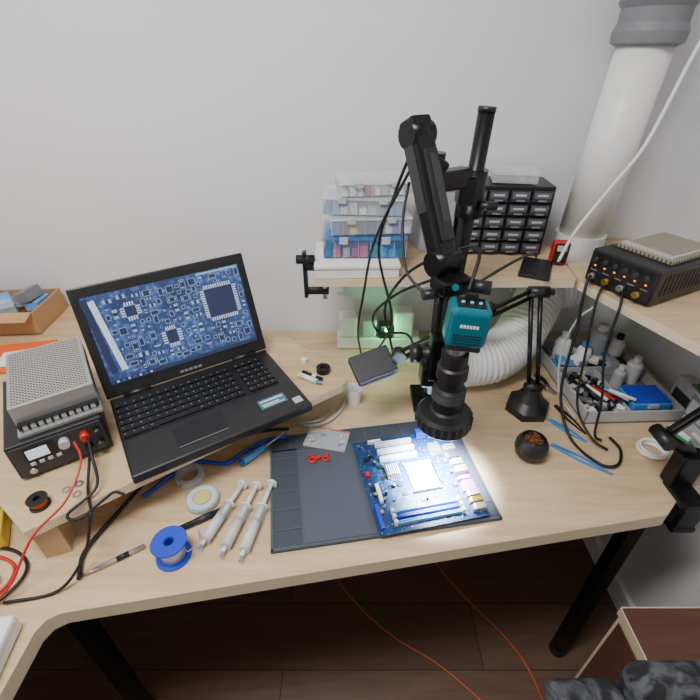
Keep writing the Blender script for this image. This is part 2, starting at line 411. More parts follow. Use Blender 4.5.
b.cyl((.049,-.035,z+.006),(.049,.025,z+.006),.0012,CHR)
for y in (.056,.078,.099):
    b.box((-.02,y,z+.005),(.086,.0085,.010),WHT); b.box((-.02,y,z+.0102),(.080,.0018,.0004),GRY)
b.box((-.062,.112,z+.004),(.03,.006,.008),WHT)
b.box((.050,.110,z+.010),(.024,.016,.020),BLU,bev=.001)
for y,m in [(-.078,PALE),(-.091,BLU),(-.104,PALE)]:
    b.box((-.005,y,z+.004),(.134,.006,.008),m); b.box((-.005,y,z+.0082),(.128,.0016,.0006),DGR)
    for s in(-1,1): b.box((-.005+s*.069,y,z+.006),(.006,.007,.013),WHT)
b.box((-.102,-.085,z+.005),(.008,.055,.010),BLU); b.box((-.088,-.03,z+.004),(.007,.045,.008),WHT); b.box((-.1,.02,z+.005),(.008,.012,.010),RED)
io=[(-.104,SIL,.014,.012),(-.088,GOLD,.012,.013),(-.074,SIL,.012,.015),(-.052,PURP,.026,.011),(-.030,PINK,.008,.010),(-.012,SIL,.016,.018),(.010,SIL,.016,.016),(.033,DGR,.018,.013),(.055,SIL,.016,.014)]
for y,m,w,h in io:
    b.box((.100,y,z+h/2),(.024,w,h),m,bev=.0008); b.box((.086,y,z+h/2-.001),(.006,w*.8,h*.8),SIL)
def fins(cx,cy,w,m):
    b.box((cx,cy,z+.003),(w,w,.004),m)
    for k in range(6): b.box((cx-w/2+(k+.5)*w/6,cy,z+.009),(w/14,w,.010),m)
fins(-.045,.018,.028,LGR); fins(.066,.060,.026,GRY)
for k in range(70):
    x=random.uniform(-.1,.080); y=random.uniform(-.115,.112)
    if abs(x-.015)<.040 and abs(y+.005)<.044: continue
    if abs(x+.045)<.02 and abs(y-.018)<.02: continue
    if y<-.068 and abs(x)<.082: continue
    if y>.048 and -.066<x<.07: continue
    if random.random()<.5:
        r=random.choice([.003,.004]); h=random.choice([.008,.011]); b.cyl((x,y,z),(x,y,z+h),r,random.choice([KEY,DGR,SIL]),n=12); b.cyl((x,y,z+h),(x,y,z+h+.0004),r*.85,SIL,n=12)
    else:
        w=random.choice([.006,.010,.013]); b.box((x,y,z+.001),(w,w*.7,.0025),KEY)
for k in range(380):
    x=random.uniform(-.106,.082); y=random.uniform(-.118,.118); 
    if abs(x-.015)<.036 and abs(y+.005)<.040: continue
    b.box((x,y,z+.0005),random.choice([(.003,.0014,.0012),(.0014,.003,.0012),(.002,.002,.001)]),random.choice([LGR,GOLD,KEY,KEY,GRY]))
b.done()
b=B('zip_lock_bag',(-.055,.732,.759),-12); b.box((0,0,.002),(.10,.065,.003),CLR); b.box((0,.030,.0035),(.10,.002,.0015),RED)
for i in range(9): b.box((random.uniform(-.04,.04),random.uniform(-.02,.02),.003),(.012,.006,.002),random.choice([CLR2,LGR,GRY]),rz=random.uniform(0,90))
b.done()
b=B('red_plastic_clip',(-.085,.668,.757)); b.ring(.007,.003,RED,T(0,0,.003)); b.box((.012,.004,.004),(.014,.008,.006),RED,rz=30); b.box((-.004,.012,.003),(.01,.006,.005),RED); b.done()
b=B('red_plastic_clip',(-.055,.672,.757),60); b.ring(.006,.0025,RED,T(0,0,.003)); b.box((.010,.003,.003),(.012,.006,.005),RED,rz=20); b.done()

# ---------- microscope
LED=P('led_ring',(235,242,255),.3,emit=14,var=.02)
b=B('digital_microscope')
px,py=.236,.885
b.box((.225,.885,.758),(.12,.10,.016),BLKM,bev=.003); b.cyl((.225,py,.766),(.226,py,.80),.028,BLKM)
b.cyl((.225,py,.766),(.247,py,1.433),.0155,BLKM,n=28); b.cyl((.247,py,1.433),(.2475,py,1.441),.0165,BLK,n=28)
b.cyl((.228,py,.86),(.230,py,.90),.024,BLKM); b.cyl((.262,py-.01,.88),(.29,py-.02,.88),.010,BLK)
b.cyl((.240,py,1.245),(.242,py,1.335),.026,BLKM,n=28); b.box((.225,py-.022,1.30),(.034,.04,.05),BLKM,bev=.004); b.cyl((.255,py-.02,1.27),(.29,py-.02,1.27),.009,BLK)
b.box((.187,.845,1.325),(.085,.034,.036),BLKM,bev=.005,rz=30)
A=Vector((.112,.80,1.41)); C=Vector((.165,.715,1.215)); d=(C-A); 
q=d.to_track_quat('Z','Y').to_matrix().to_4x4(); M=Matrix.Translation(A)@q; Lh=d.length
b.box((0,0,Lh/2),(.044,.036,Lh*.98),BLKM,M=M,bev=.007); b.box((0,.012,Lh*.5),(.028,.03,Lh*.7),BLK,M=M,bev=.004)
b.box((.024,0,Lh*.35),(.004,.022,Lh*.5),DGR,M=M,bev=.001); b.box((-.024,0,Lh*.35),(.004,.022,Lh*.5),DGR,M=M,bev=.001)
b.box((0,-.0185,Lh*.45),(.018,.002,Lh*.55),DGR,M=M); b.box((0,.0275,Lh*.45),(.014,.002,Lh*.5),DGR,M=M)
b.cyl((-.024,0,.004),(.024,0,.004),.022,BLKM,M=M); b.cyl((-.028,0,Lh),(.028,0,Lh),.022,BLKM,M=M); b.cyl((.024,0,.004),(.027,0,.004),.010,CHR,M=M)
b.box((0,0,.0),(.042,.040,.044),BLKM,M=M,bev=.006)
b.box((.145,.815,1.36),(.05,.05,.03),BLKM,bev=.005,ry=30); b.cyl((.150,.825,1.30),(.152,.825,1.375),.018,BLKM)
b.cyl((.15,.82,1.30),(.152,.825,1.25),.012,BLK)
b.cyl((.165,.715,1.225),(.166,.712,1.165),.017,BLKM); b.box((.178,.69,1.185),(.06,.05,.028),BLKM,bev=.004,rz=20)
b.cyl((.205,.66,1.195),(.235,.65,1.195),.012,BLK); b.cyl((.15,.67,1.175),(.125,.665,1.175),.009,BLK); b.cyl((.178,.664,1.190),(.178,.660,1.192),.006,TEAL)
b.cyl((.165,.705,1.18),(.167,.705,.93),.011,BLKM); b.box((.172,.69,1.03),(.036,.036,.10),BLKM,bev=.004); b.box((.168,.70,.985),(.05,.045,.05),BLKM,bev=.004)
b.cyl((.125,.70,1.03),(.215,.70,1.03),.013,BLK); b.cyl((.12,.70,1.03),(.137,.70,1.03),.019,BLK)
b.box((.178,.655,.985),(.02,.05,.02),BLKM)
mx_,my=.186,.62
H_=T(mx_+.008,my,1.144,0,4,-6)
b.box((0,0,.003),(.068,.054,.074),TEAL,M=H_,bev=.011,seg=4)
b.box((0,0,-.036),(.058,.048,.010),BLK,M=H_,bev=.003)
for k in range(4): b.box((0,-.0273,-.022+k*.005),(.046,.001,.0012),BLK,M=H_)
for k in range(6): b.box((-.013+k*.0052,-.0275,.010),(.0036,.0008,.0055),WHT,M=H_)
b.box((0,0,.0402),(.046,.034,.002),KEY,M=H_)
for k in(-.014,.0,.014): b.cyl((k,-.004,.041),(k,-.004,.044),.003,PALE,M=H_)
b.box((0,.010,.046),(.020,.010,.012),BLK,M=H_)
b.lathe([(0,1.112),(.017,1.112),(.017,1.09),(.024,1.088),(.024,1.062),(.028,1.058),(.028,1.035),(.022,1.032),(.022,1.012),(.030,1.008),(.031,.985),(.027,.982),(.027,.962),(.031,.958),(.031,.948),(.0,.948)],BLK,T(mx_-.002,my,0),n=32,mats=[BLK,CHR]+[BLK]*13)
for k in range(12): b.ring(.0305,.0008,DGR,T(mx_-.002,my,.988+k*.0016),n=28,k=5)
b.lathe([(.028,.958),(.047,.955),(.053,.948),(.054,.925),(.052,.922),(.030,.926),(.028,.935)],BLK,T(mx_-.004,my,0),n=40,closed=True,mats=[BLK,BLK,BLK,BLK,LED,CHR,BLK])
for k in range(24):
    a=2*math.pi*k/24; b.box((mx_-.004+.0540*math.cos(a),my+.0540*math.sin(a),.937),(.002,.005,.018),DGR,rz=math.degrees(a))
b.cyl((mx_-.06,my,.938),(mx_-.052,my,.938),.008,BLK)
# attached cables
b.tube([(.195,.64,1.195),(.22,.70,1.24),(.20,.76,1.22),(.12,.80,1.16),(.08,.86,1.05),(.10,.92,.93),(.13,1.0,.80),(.15,1.08,.757)],.0032,RUB)
b.tube([(.105,.79,1.385),(.085,.84,1.30),(.06,.86,1.18),(.10,.90,1.0),(.09,1.0,.86),(.06,1.09,.757)],.003,RUB)
b.tube([(.11,.78,1.37),(.05,.82,1.22),(.03,.86,1.08),(.02,.92,.95),(.03,1.02,.82),(.04,1.08,.757)],.0028,RUB)
b.tube([(.15,.70,1.19),(.09,.74,1.14),(.05,.80,1.06),(.07,.86,.98),(.14,.90,.95),(.17,.96,.86),(.16,1.05,.757)],.0028,RUB)
b.tube([(.20,.66,1.19),(.28,.70,1.22),(.36,.80,1.20),(.41,.90,1.15)],.0026,RUB)
b.tube([(.13,.68,1.17),(.10,.72,1.20),(.095,.77,1.27),(.105,.80,1.33)],.0026,RUB)
mic=b.done()
ld=bpy.data.lights.new('ring_light_lamp','SPOT'); ld.energy=130; ld.spot_size=D(78); ld.spot_blend=1; ld.shadow_soft_size=.03; ld.color=(.82,.91,1)
lo=bpy.data.objects.new('ring_light_lamp',ld); lo.location=(mx_-.004,my,.918); bpy.context.scene.collection.objects.link(lo); lo.parent=mic

# ---------- folding desk lamp
b=B('folding_desk_lamp')
bx,by=.462,.848
b.lathe([(0,.7505),(.056,.7505),(.056,.772),(.036,.79),(.024,.81),(.020,.822),(0,.822)],BLK,T(bx,by,0),n=6)
E_=Vector((.445,.93,1.05)); J=Vector((bx,by,.825))
for s in(-.011,.011): b.cyl((J.x+s,J.y,J.z),(E_.x+s,E_.y,E_.z),.0055,BLKM,n=10)
b.cyl((J.x-.02,J.y,J.z),(J.x+.02,J.y,J.z),.012,BLK); b.cyl((E_.x-.018,E_.y,E_.z),(E_.x+.03,E_.y,E_.z),.014,BLK); b.cyl((E_.x+.03,E_.y,E_.z),(E_.x+.042,E_.y,E_.z),.008,BLK)
K=Vector((.11,.80,.955))
for s in(-.010,.010): b.cyl((E_.x,E_.y+.0,E_.z+s),(K.x,K.y,K.z+s),.0048,BLKM,n=10)
b.box((.32,.895,1.016),(.05,.02,.03),BLK,bev=.003,rz=22,ry=-16)
b.cyl((K.x,K.y-.014,K.z),(K.x,K.y+.014,K.z),.016,BLK)
b.box((.052,.79,.935),(.096,.070,.022),DGR,bev=.004,rz=20,rx=26,ry=-10)
b.box((.052,.786,.9215),(.08,.055,.003),WHT,rz=20,rx=26,ry=-10)
b.done()

# ---------- flexible duct
b=B('flexible_ventilation_duct')
pts=cat([(.30,.955,.824),(.39,.975,.826),(.46,1.02,.85),(.52,1.085,.90),(.575,1.15,.945),(.66,1.165,.96)],26)
b.tube(pts,.06,WHT,n=24,raw=True,rf=lambda t:.066+.0035*math.sin(t*2*math.pi*34))
b.done()
# ---------- pipe
b=B('ventilation_pipe')
X0,X1=.632,.645
b.cyl((X0,1.155,1.10),(X1,1.15,1.55),.058,WHT,n=40)
b.lathe([(.060,1.535),(.072,1.54),(.074,1.56),(.068,1.575),(.068,1.60),(.076,1.612),(.064,1.63),(.064,2.1)],GRY,T(X1,1.15,0),n=40)
b.box((.640,1.222,1.40),(.03,.034,.02),GRY)
b.cyl((X1,1.15,2.1),(X1,1.15,2.549),.064,GRY,n=40)
b.lathe([(.058,1.03),(.064,1.03),(.064,1.12),(.058,1.12)],WHT,T(X0,1.155,0),n=40,closed=True)
b.done()
b=B('white_hanging_cable'); b.tube([(.523,1.02,1.09),(.545,1.02,1.17),(.595,1.02,1.27),(.64,1.02,1.36),(.685,1.04,1.52),(.735,1.05,1.70),(.79,1.08,2.1),(.80,1.10,2.54)],.0040,WHT); b.done()

# ---------- back shelf
SZ=1.075
b=B('wall_shelf')
b.prism([(-.085,.945),(.535,.938),(.543,.95),(.555,1.05),(.56,1.238),(-.085,1.238)],SZ-.018,SZ,OAK,edge=OAKE)
for x in(-.03,.52):
    b.box((x,1.15,SZ-.022),(.02,.17,.008),WHT); b.box((x,1.234,SZ-.10),(.02,.008,.15),WHT); b.cyl((x,1.23,SZ-.15),(x,1.08,SZ-.026),.005,WHT)
b.done()
b=B('bar_clamp',(-.075,.985,0))
b.box((-.035,0,SZ-.005),(.010,.020,.12),BLK,bev=.002); b.box((-.008,0,SZ+.016),(.06,.02,.014),BLK,bev=.002); b.cyl((.012,0,SZ+.0005),(.012,0,SZ+.012),.010,BLK)
b.box((-.008,0,SZ-.048),(.06,.02,.014),BLK,bev=.002); b.cyl((.012,0,SZ-.0185),(.012,0,SZ-.07),.006,CHR); b.cyl((-.055,0,SZ+.035),(-.01,0,SZ+.035),.011,BLK)
b.done()
b=B('side_shelf')
b.prism([(.546,.935),(.648,.66),(.895,.44),(.895,1.238),(.72,1.238),(.72,1.06),(.562,1.05)],SZ-.022,SZ-.001,OAK,edge=OAKE)
b.box((.888,.85,SZ-.08),(.014,.03,.114),WHT); b.box((.82,.85,SZ-.028),(.14,.03,.010),WHT)
b.done()

# storage boxes stack
cols=[RED,YEL,GRN,SKY,ORG,BLU,WHT,TEAL]
TR=P('translucent_blue',(90,145,205),.25,alpha=.36)
spec=[(.035,1.06,0,.20,.14,.054,TR,cols),(.045,1.07,5,.19,.135,.042,CLR3,[BLK,GRY,RED,BLU,WHT,YEL,DGR]),(.035,1.08,-5,.19,.13,.042,CLR3,[LGR,SKY,GRY,WHT,LGR,DGR]),(.055,1.085,8,.17,.12,.032,CLR3,[CARD,WHT,RED,LGR])]
zz=SZ+.0345
b=B('flat_parts_box',(.015,1.03,SZ+.0005),2); b.box((0,0,.012),(.20,.16,.024),PAPER,bev=.002); b.box((0,0,.0285),(.205,.165,.009),PAPER,bev=.002); b.done()
for x,y,r,w,dd,h,m,cc in spec:
    b=B('component_storage_box',(x,y,zz),r)
    b.box((0,0,h*.42),(w,dd,h*.8),m,bev=.003); b.box((0,0,h*.9),(w+.005,dd+.005,h*.14),CLR2 if m is not TR else TR,bev=.002)
    for i in range(9):
        for j in range(3):
            hh=h*random.uniform(.25,.68)
            b.box((-w/2+(i+.5)*w/9,-dd/2+(j+.5)*dd/3,hh/2+.003),(w/9-.005*random.uniform(.5,1.4),dd/3-.006,hh),random.choice(cc),rz=random.uniform(-6,6))
    for k in range(8): b.box((-w/2+k*w/7*.99+.001,-dd/2-.0006,h*.42),(.0012,.0016,h*.75),CLR2)
    b.box((-w*.25,-dd/2-.004,h*.86),(.02,.004,h*.3),LGR); b.box((w*.25,-dd/2-.004,h*.86),(.02,.004,h*.3),LGR)
    b.done(); zz+=h*.98+.0006
# organizer
b=B('drawer_organizer',(.402,1.165,SZ+.0005),-4)
w,dd,h=.225,.12,.175
b.box((0,.003,h/2),(w,dd-.006,h),BLK,bev=.002)
DRW=P('smoky_drawer',(96,100,108),.25,alpha=.85)
nx,nz=4,5
for i in range(nx):
    for j in range(nz):
        cx=-w/2+.006+(i+.5)*(w-.012)/nx; cz=.005+(j+.5)*(h-.010)/nz
        b.box((cx,-dd/2-.003,cz),((w-.012)/nx-.006,.008,(h-.01)/nz-.007),DGR,bev=.001)
        b.box((cx,-dd/2-.0075,cz+.003),((w-.012)/nx-.012,.001,(h-.01)/nz-.018),DRW); b.box((cx,-dd/2-.008,cz+.003),(.026,.001,.005),LGR); b.box((cx,-dd/2-.011,cz-.009),(.02,.006,.003),GRY)
b.done()
b=B('clear_parts_case',(.42,1.165,SZ+.1765),-10); b.box((0,0,.012),(.11,.08,.022),CLR2,bev=.003); b.box((0,0,.024),(.114,.084,.005),CLR2); 
for i in range(5): b.box((-.04+i*.02,0,.010),(.012,.05,.012),random.choice([RED,WHT,LGR,GRY]))
b.done()
b=B('parts_tin',(.225,1.17,SZ+.0005),5); b.box((0,0,.08),(.09,.10,.158),CLR2,bev=.004); b.box((0,0,.165),(.095,.105,.012),P('pinkish_lid',(190,150,140),.5),bev=.003); b.box((0,0,.06),(.08,.09,.11),GRY); b.done()
b=B('mobile_phone',(.462,1.00,SZ+.0005),-25); b.box((0,0,.005),(.072,.12,.009),BLK,bev=.003); b.box((0,0,.0098),(.066,.112,.0006),KEY); b.done()
b=B('digital_multimeter',(.532,1.045,SZ+.0005),-12)
b.box((0,0,.03),(.040,.03,.058),RED,bev=.005); b.box((0,-.012,.032),(.032,.016,.05),BLK,bev=.003); b.box((0,-.0205,.046),(.024,.001,.014),LGR); b.cyl((0,-.02,.026),(0,-.025,.026),.009,DGR); b.done()

# signal instrument on side shelf
b=B('bench_oscilloscope',(.696,.924,SZ-.0005),-63.4)
PERB=perf('perforated_bronze',(170,160,140),(84,76,64),150,.3,metal=.3)
b.box((0,0,.043),(.158,.235,.076),BLK,bev=.004); b.box((0,-.1185,.043),(.152,.004,.07),KEY,bev=.001)
for sx in(-.065,.065):
    for sy in(-.1,.1): b.cyl((sx,sy,0),(sx,sy,.007),.007,DGR)
ledO=P('led_orange',(255,140,40),.3,emit=1.5)
for k in range(6):
    b.cyl((-.06+k*.024,-.12,.062),(-.06+k*.024,-.128,.062),.005,DGR); b.box((-.06+k*.024,-.1215,.047),(.004,.002,.003),ledO)
for k in range(4): b.cyl((-.055+k*.036,-.12,.024),(-.055+k*.036,-.136,.024),.007,GOLD if k%2 else CHR,n=14); 
for k in range(5): b.box((-.06+k*.03,-.1212,.036),(.016,.001,.002),GRY)
for k in range(14): b.box((.0795,-.09+k*.014,.045),(.001,.005,.045),KEY)
b.box((.0,.02,.0855),(.13,.17,.008),PERB,bev=.001); b.box((.0,.02,.0915),(.115,.15,.004),LGR); b.box((0,.02,.0945),(.10,.13,.002),PERB)
W=Matrix(b.M).inverted()
b.tube([(.570,.93,1.098),(.535,.89,1.09),(.53,.86,.98),(.52,.82,.83),(.53,.74,.757),(.56,.66,.757),(.60,.655,.757),(.63,.70,.757),(.625,.74,.757)],.0035,RUB,M=W)
b.tube([(.586,.895,1.098),(.552,.86,1.07),(.55,.83,.95),(.55,.79,.82),(.57,.73,.77),(.60,.70,.757)],.003,RUB,M=W)
b.tube([(.602,.865,1.098),(.575,.81,1.07),(.575,.80,.96),(.59,.77,.85),(.585,.74,.77),(.60,.73,.757)],.003,RUB,M=W)
b.done()
b=B('grey_probe_cable'); b.tube([(.555,.86,1.05),(.535,.88,1.0),(.53,.89,.90),(.54,.86,.80),(.565,.80,.762)],.0028,LGR); b.done()

# ---------- right hand clutter
def lat(b,x,y,z,prof,m,n=20):
    b.lathe(prof,m,T(x,y,z),n=n)
def bot(b,x,y,z,r,h,m,cap):
    lat(b,x,y,z,[(0,0),(r,0),(r,h*.68),(r*.8,h*.78),(r*.42,h*.82),(r*.42,h*.85)],m); lat(b,x,y,z,[(r*.5,h*.84),(r*.5,h),(0,h)],cap)
b=B('parts_tray',(.706,.962,.7503),2)
b.box((0,0,.003),(.25,.33,.006),GRY)
for c,d in[((0,-.163,.02),(.25,.004,.035)),((0,.163,.02),(.25,.004,.035)),((-.123,0,.02),(.004,.33,.035)),((.123,0,.02),(.004,.33,.035)),((0,.03,.018),(.246,.003,.03)),((-.01,-.07,.018),(.003,.18,.03))]: b.box(c,d,LGR)
b.box((.055,-.105,.024),(.10,.075,.035),SKY,bev=.004); b.box((.055,-.105,.043),(.094,.069,.004),BLU,bev=.001); b.box((.055,-.1445,.034),(.025,.004,.012),LGR)
for i in range(90):
    x=random.uniform(-.11,-.02); y=random.uniform(-.15,.02)
    b.box((x,y,.010+random.uniform(0,.020)),(random.uniform(.008,.035),random.uniform(.006,.015),random.uniform(.005,.010)),random.choice([BLK,DGR,WHT,LGR,GRY,WHT,BLU,SIL,BLK]),rz=random.uniform(0,180),rx=random.uniform(-15,15))
for i in range(50):
    x=random.uniform(-.10,.10); y=random.uniform(.045,.145)
    b.box((x,y,.010+random.uniform(0,.03)),(random.uniform(.01,.045),random.uniform(.008,.03),random.uniform(.006,.012)),random.choice([WHT,LGR,PALE,CLR2,BLK,GRY,SKY]),rz=random.uniform(0,180),rx=random.uniform(-15,15))
bot(b,-.075,.10,.006,.022,.10,WHT,WHT); bot(b,-.025,.07,.006,.02,.085,WHT,SKY); bot(b,.035,.11,.006,.026,.12,CLR2,WHT); bot(b,.09,.10,.006,.02,.09,WHT,BLK)
bot(b,.085,.0,.006,.020,.08,WHT,WHT); bot(b,.035,-.02,.006,.016,.065,LGR,WHT)
for i,(m1,m2) in enumerate([(BLK,YEL),(WHT,BLK),(RED,BLK),(BLK,BLK),(LGR,BLK),(WHT,SKY)]):
    x=-.085+.012*i; y=-.08-.006*i; a=1.9+.12*i; l=.042
    c,s_=l*math.cos(a),l*math.sin(a)
    b.cyl((x-c,y-s_,.040+i*.002),(x+c*.5,y+s_*.5,.044+i*.002),.0045,m1,n=12); b.cyl((x+c*.5,y+s_*.5,.044+i*.002),(x+c,y+s_,.046+i*.002),.004,m2,r2=.0015,n=12)
b.done()
def stick(name,p,q_,r,m,m2=None,tip=.2,tipm=None):
    p=Vector(p);q_=Vector(q_); b=B(name); e=p.lerp(q_,1-tip); b.cyl(p,e,r,m,n=12); b.cyl(e,q_,r*.9,tipm or m2 or m,r2=r*.2,n=12)
    if m2: b.cyl(p.lerp(q_,.25),p.lerp(q_,.45),r*1.12,m2,n=12)
    return b.done()
def tweez(name,p,a,l,m):
    b=B(name,p,a); 
    for s in(-1,1): b.add([(0,s*.0015,0),(l*.45,s*.006,0),(l*.45,s*.006,.006),(0,s*.0015,.006),(0,s*.004,0),(l*.45,s*.0085,0),(l*.45,s*.0085,.006),(0,s*.004,.006)],[(0,1,2,3),(4,5,6,7),(0,1,5,4),(3,2,6,7),(0,3,7,4),(1,2,6,5)],m); b.add([(l*.45,s*.006,0),(l,s*.0008,.002),(l,s*.0008,.004),(l*.45,s*.006,.006),(l*.45,s*.0085,0),(l,s*.002,.002),(l,s*.002,.004),(l*.45,s*.0085,.006)],[(0,1,2,3),(4,5,6,7),(0,1,5,4),(3,2,6,7),(0,3,7,4),(1,2,6,5)],m)
    b.box((-.004,0,.003),(.012,.008,.006),m); return b.done()
tweez('blue_tweezers',(.485,.715,.7505),-42,.125,SKY); tweez('blue_tweezers',(.51,.80,.7505),-52,.09,SKY); tweez('tweezers',(.545,.85,.7505),-72,.10,BLK)
b=B('wire_cutters',(.548,.93,.7505),-65)
b.tube([(-.06,-.014,.006),(-.03,-.016,.006),(0,-.004,.006)],.006,BLK); b.tube([(-.06,.014,.006),(-.03,.016,.006),(0,.004,.006)],.006,BLK); b.cyl((0,0,.001),(0,0,.011),.009,CHR); b.box((.016,0,.006),(.026,.012,.008),CHR,bev=.002); b.done()
b=B('grey_drawer_box',(.845,.705,.7503),0)
b.box((0,0,.055),(.075,.15,.11),GRY,bev=.003); 
for k in range(2): b.box((-.039,0,.03+k*.05),(.004,.135,.042),LGR,bev=.001); b.box((-.043,0,.035+k*.05),(.006,.04,.006),WHT)
b.box((0,0,.113),(.07,.14,.006),LGR); b.done()
b=B('label_printer',(.873,.84,.7503),0); b.box((-.008,0,.045),(.04,.09,.088),LGR,bev=.008); b.box((-.012,-.02,.090),(.02,.04,.004),GRN,bev=.001); b.box((-.029,0,.045),(.003,.06,.03),DGR); b.done()
b=B('green_component_bag',(.765,.72,.7503),20); b.box((0,0,.02),(.012,.06,.04),GRN,bev=.003); b.box((.0,0,.043),(.008,.05,.008),WHT); b.done()
b=B('white_cable_coil',(.70,.70,.7503))
for k in range(5): b.ring(.026+.002*(k%3),.0025,WHT,T(.001*k,0,.004+k*.003,random.uniform(-4,4)),k=6)
b.done()

# brass wool tip cleaner
b=B('soldering_tip_cleaner',(.414,.69,.7503))
b.lathe([(0,0),(.024,0),(.033,.012),(.037,.028),(.035,.042),(.029,.053),(.025,.055),(.025,.046),(0,.046)],BLK,n=28)
for i in range(80):
    a=random.uniform(0,6.28); r0=random.uniform(.002,.020)
    b.ring(random.uniform(.003,.006),.0006,BRS if i%3 else DGR,T(r0*math.cos(a),r0*math.sin(a),.050+random.uniform(-.004,.005),random.uniform(0,180),random.uniform(0,180),0),n=10,k=4)
b.done()

# clamp arm on the right edge
b=B('clamp_magnifier_arm')
b.box((.70,.61,.80),(.05,.035,.09),BLKM,bev=.004); b.box((.70,.58,.69),(.05,.09,.014),BLKM,bev=.003); b.box((.70,.545,.725),(.045,.014,.085),BLKM,bev=.003); b.box((.70,.575,.7575),(.05,.075,.013),BLKM,bev=.003)
b.cyl((.70,.60,.655),(.70,.60,.712),.006,CHR); b.cyl((.70,.60,.64),(.70,.60,.655),.016,BLK)
b.cyl((.70,.615,.84),(.64,.625,.872),.013,BLKM); b.cyl((.635,.60,.875),(.635,.65,.875),.014,BLK)
for s in(-.010,.014): b.box((.735,.66,.93+s),(.23,.008,.010),BLKM,rz=20,ry=-26)
b.cyl((.835,.68,.985),(.835,.72,.985),.015,BLK)
b.cyl((.84,.70,.985),(.86,.64,1.02),.006,BLKM)
b.done()

# ---------- items on desk, left
b=B('solder_wire_spool',(-.325,.447,.7503))
b.lathe([(.008,0),(.031,0),(.032,.002),(.031,.004),(.022,.005),(.022,.041),(.031,.042),(.032,.044),(.031,.046),(.010,.046),(.008,.044)],BLU,closed=True,mats=[BLU,BLU,BLU,BLU,SOLD,BLU,BLU,BLU,BLU,BLU,BLU])
b.tube([(.022,.0,.03),(.035,-.01,.03),(.045,.01,.025),(.04,.03,.01),(.03,.05,.003)],.0007,SOLD,n=5); b.done()
b=B('desoldering_braid_reel',(-.305,.565,.7503))
b.lathe([(.006,0),(.033,0),(.034,.004),(.033,.011),(.006,.011)],CLR2,closed=True,n=32,mats=[CLR2,LGR,LGR,CLR2,CLR2]); b.lathe([(.0,.0115),(.016,.0115),(.017,.013),(0,.013)],P('straw_label',(205,190,120),.5)); b.lathe([(.019,.0115),(.030,.0115),(.030,.0125),(.019,.0125)],P('reel_label',(190,205,215),.4),closed=True); b.done()
b=B('clear_tape_roll',(-.350,.625,.7503)); b.lathe([(.020,0),(.030,0),(.030,.014),(.020,.014)],CLR2,closed=True,mats=[CLR2,CLR2,CLR2,LGR]); b.done()
def syringe(p,q_,m):
    p=Vector((*p,.7625));q_=Vector((*q_,.7625)); b=B('flux_syringe'); L_=(q_-p)
    a=lambda t:p+L_*t
    b.cyl(a(0),a(.10),.0022,SKY,r2=.0022,n=10); b.cyl(a(.06),a(.12),.004,WHT,n=12)
    b.cyl(a(.12),a(.66),.0105,CLR2,n=20); b.cyl(a(.14),a(.45),.0092,m,n=20); b.cyl(a(.45),a(.48),.0095,DGR,n=20)
    b.cyl(a(.48),a(.97),.0045,WHT,n=8); b.cyl(a(.97),a(1),.0115,WHT,n=20); b.cyl(a(.65),a(.67),.0125,WHT,n=20)
    b.done()
FL1=P('flux_white',(225,222,210),.5); FL2=P('flux_amber',(215,195,155),.4)
syringe((-.279,.452),(-.228,.60),FL1); syringe((-.236,.437),(-.197,.598),FL2); syringe((-.199,.428),(-.166,.602),FL1)
stick('soldering_iron_pen',(-.245,.548,.7565),(-.375,.470,.7565),.006,BLK,DGR,tip=.3,tipm=BLK)
stick('craft_knife',(-.385,.463,.755),(-.475,.405,.755),.0045,SIL,BLK,tip=.3,tipm=CHR)
b=B('usb_cable'); b.tube([(-.155,.745,.756),(-.20,.73,.757),(-.25,.69,.757),(-.28,.66,.757),(-.36,.66,.757),(-.43,.57,.757)],.0045,BLU)
b.tube([(-.15,.77,.757),(-.22,.76,.757),(-.30,.72,.757),(-.42,.64,.757),(-.47,.52,.757),(-.49,.45,.757),(-.475,.40,.757)],.004,RUB); b.done()
b=B('blue_screwdriver'); b.cyl((-.24,.66,.762),(-.20,.705,.762),.008,SKY,n=10); b.cyl((-.20,.705,.762),(-.155,.755,.762),.003,CHR,n=10); b.cyl((-.245,.654,.762),(-.24,.66,.762),.006,BLU,n=10); b.done()
b=B('grey_jumper_leads'); 
b.tube([(-.14,.80,.76),(-.10,.77,.768),(-.05,.80,.757),(-.02,.85,.757),(.0,.93,.757)],.003,LGR); b.tube([(-.16,.80,.765),(-.11,.78,.768),(-.07,.80,.763),(-.04,.84,.757)],.0025,CHR); b.done()
b=B('white_plastic_cup',(.01,.875,.7503)); b.lathe([(0,0),(.016,0),(.021,.05),(.019,.05),(.015,.003),(0,.003)],WHT); b.done()
# power strip + plugs near the wall
b=B('power_strip',(.09,1.16,.7503),0)
b.box((0,0,.02),(.26,.06,.038),WHT,bev=.005)
for k in range(4): b.cyl((-.09+k*.06,0,.039),(-.09+k*.06,0,.0395),.018,LGR)
b.box((-.095,0,.075),(.055,.05,.07),WHT,bev=.006); b.box((-.03,0,.07),(.045,.045,.06),LGR,bev=.006); b.box((.075,0,.085),(.06,.05,.09),WHT,bev=.006)
GLED=P('green_led',(40,255,110),.3,emit=25,var=.01); b.sph((.022,-.032,.072),.005,GLED); b.box((.022,-.01,.062),(.04,.04,.044),BLK,bev=.003)
b.done()
ps=bpy.data.objects['power_strip']
gl=bpy.data.lights.new('green_led_lamp','POINT'); gl.energy=.30; gl.color=(.1,1,.3); gl.shadow_soft_size=.006
go=bpy.data.objects.new('green_led_lamp',gl); go.location=(.022,-.045,.080); bpy.context.scene.collection.objects.link(go); go.parent=ps
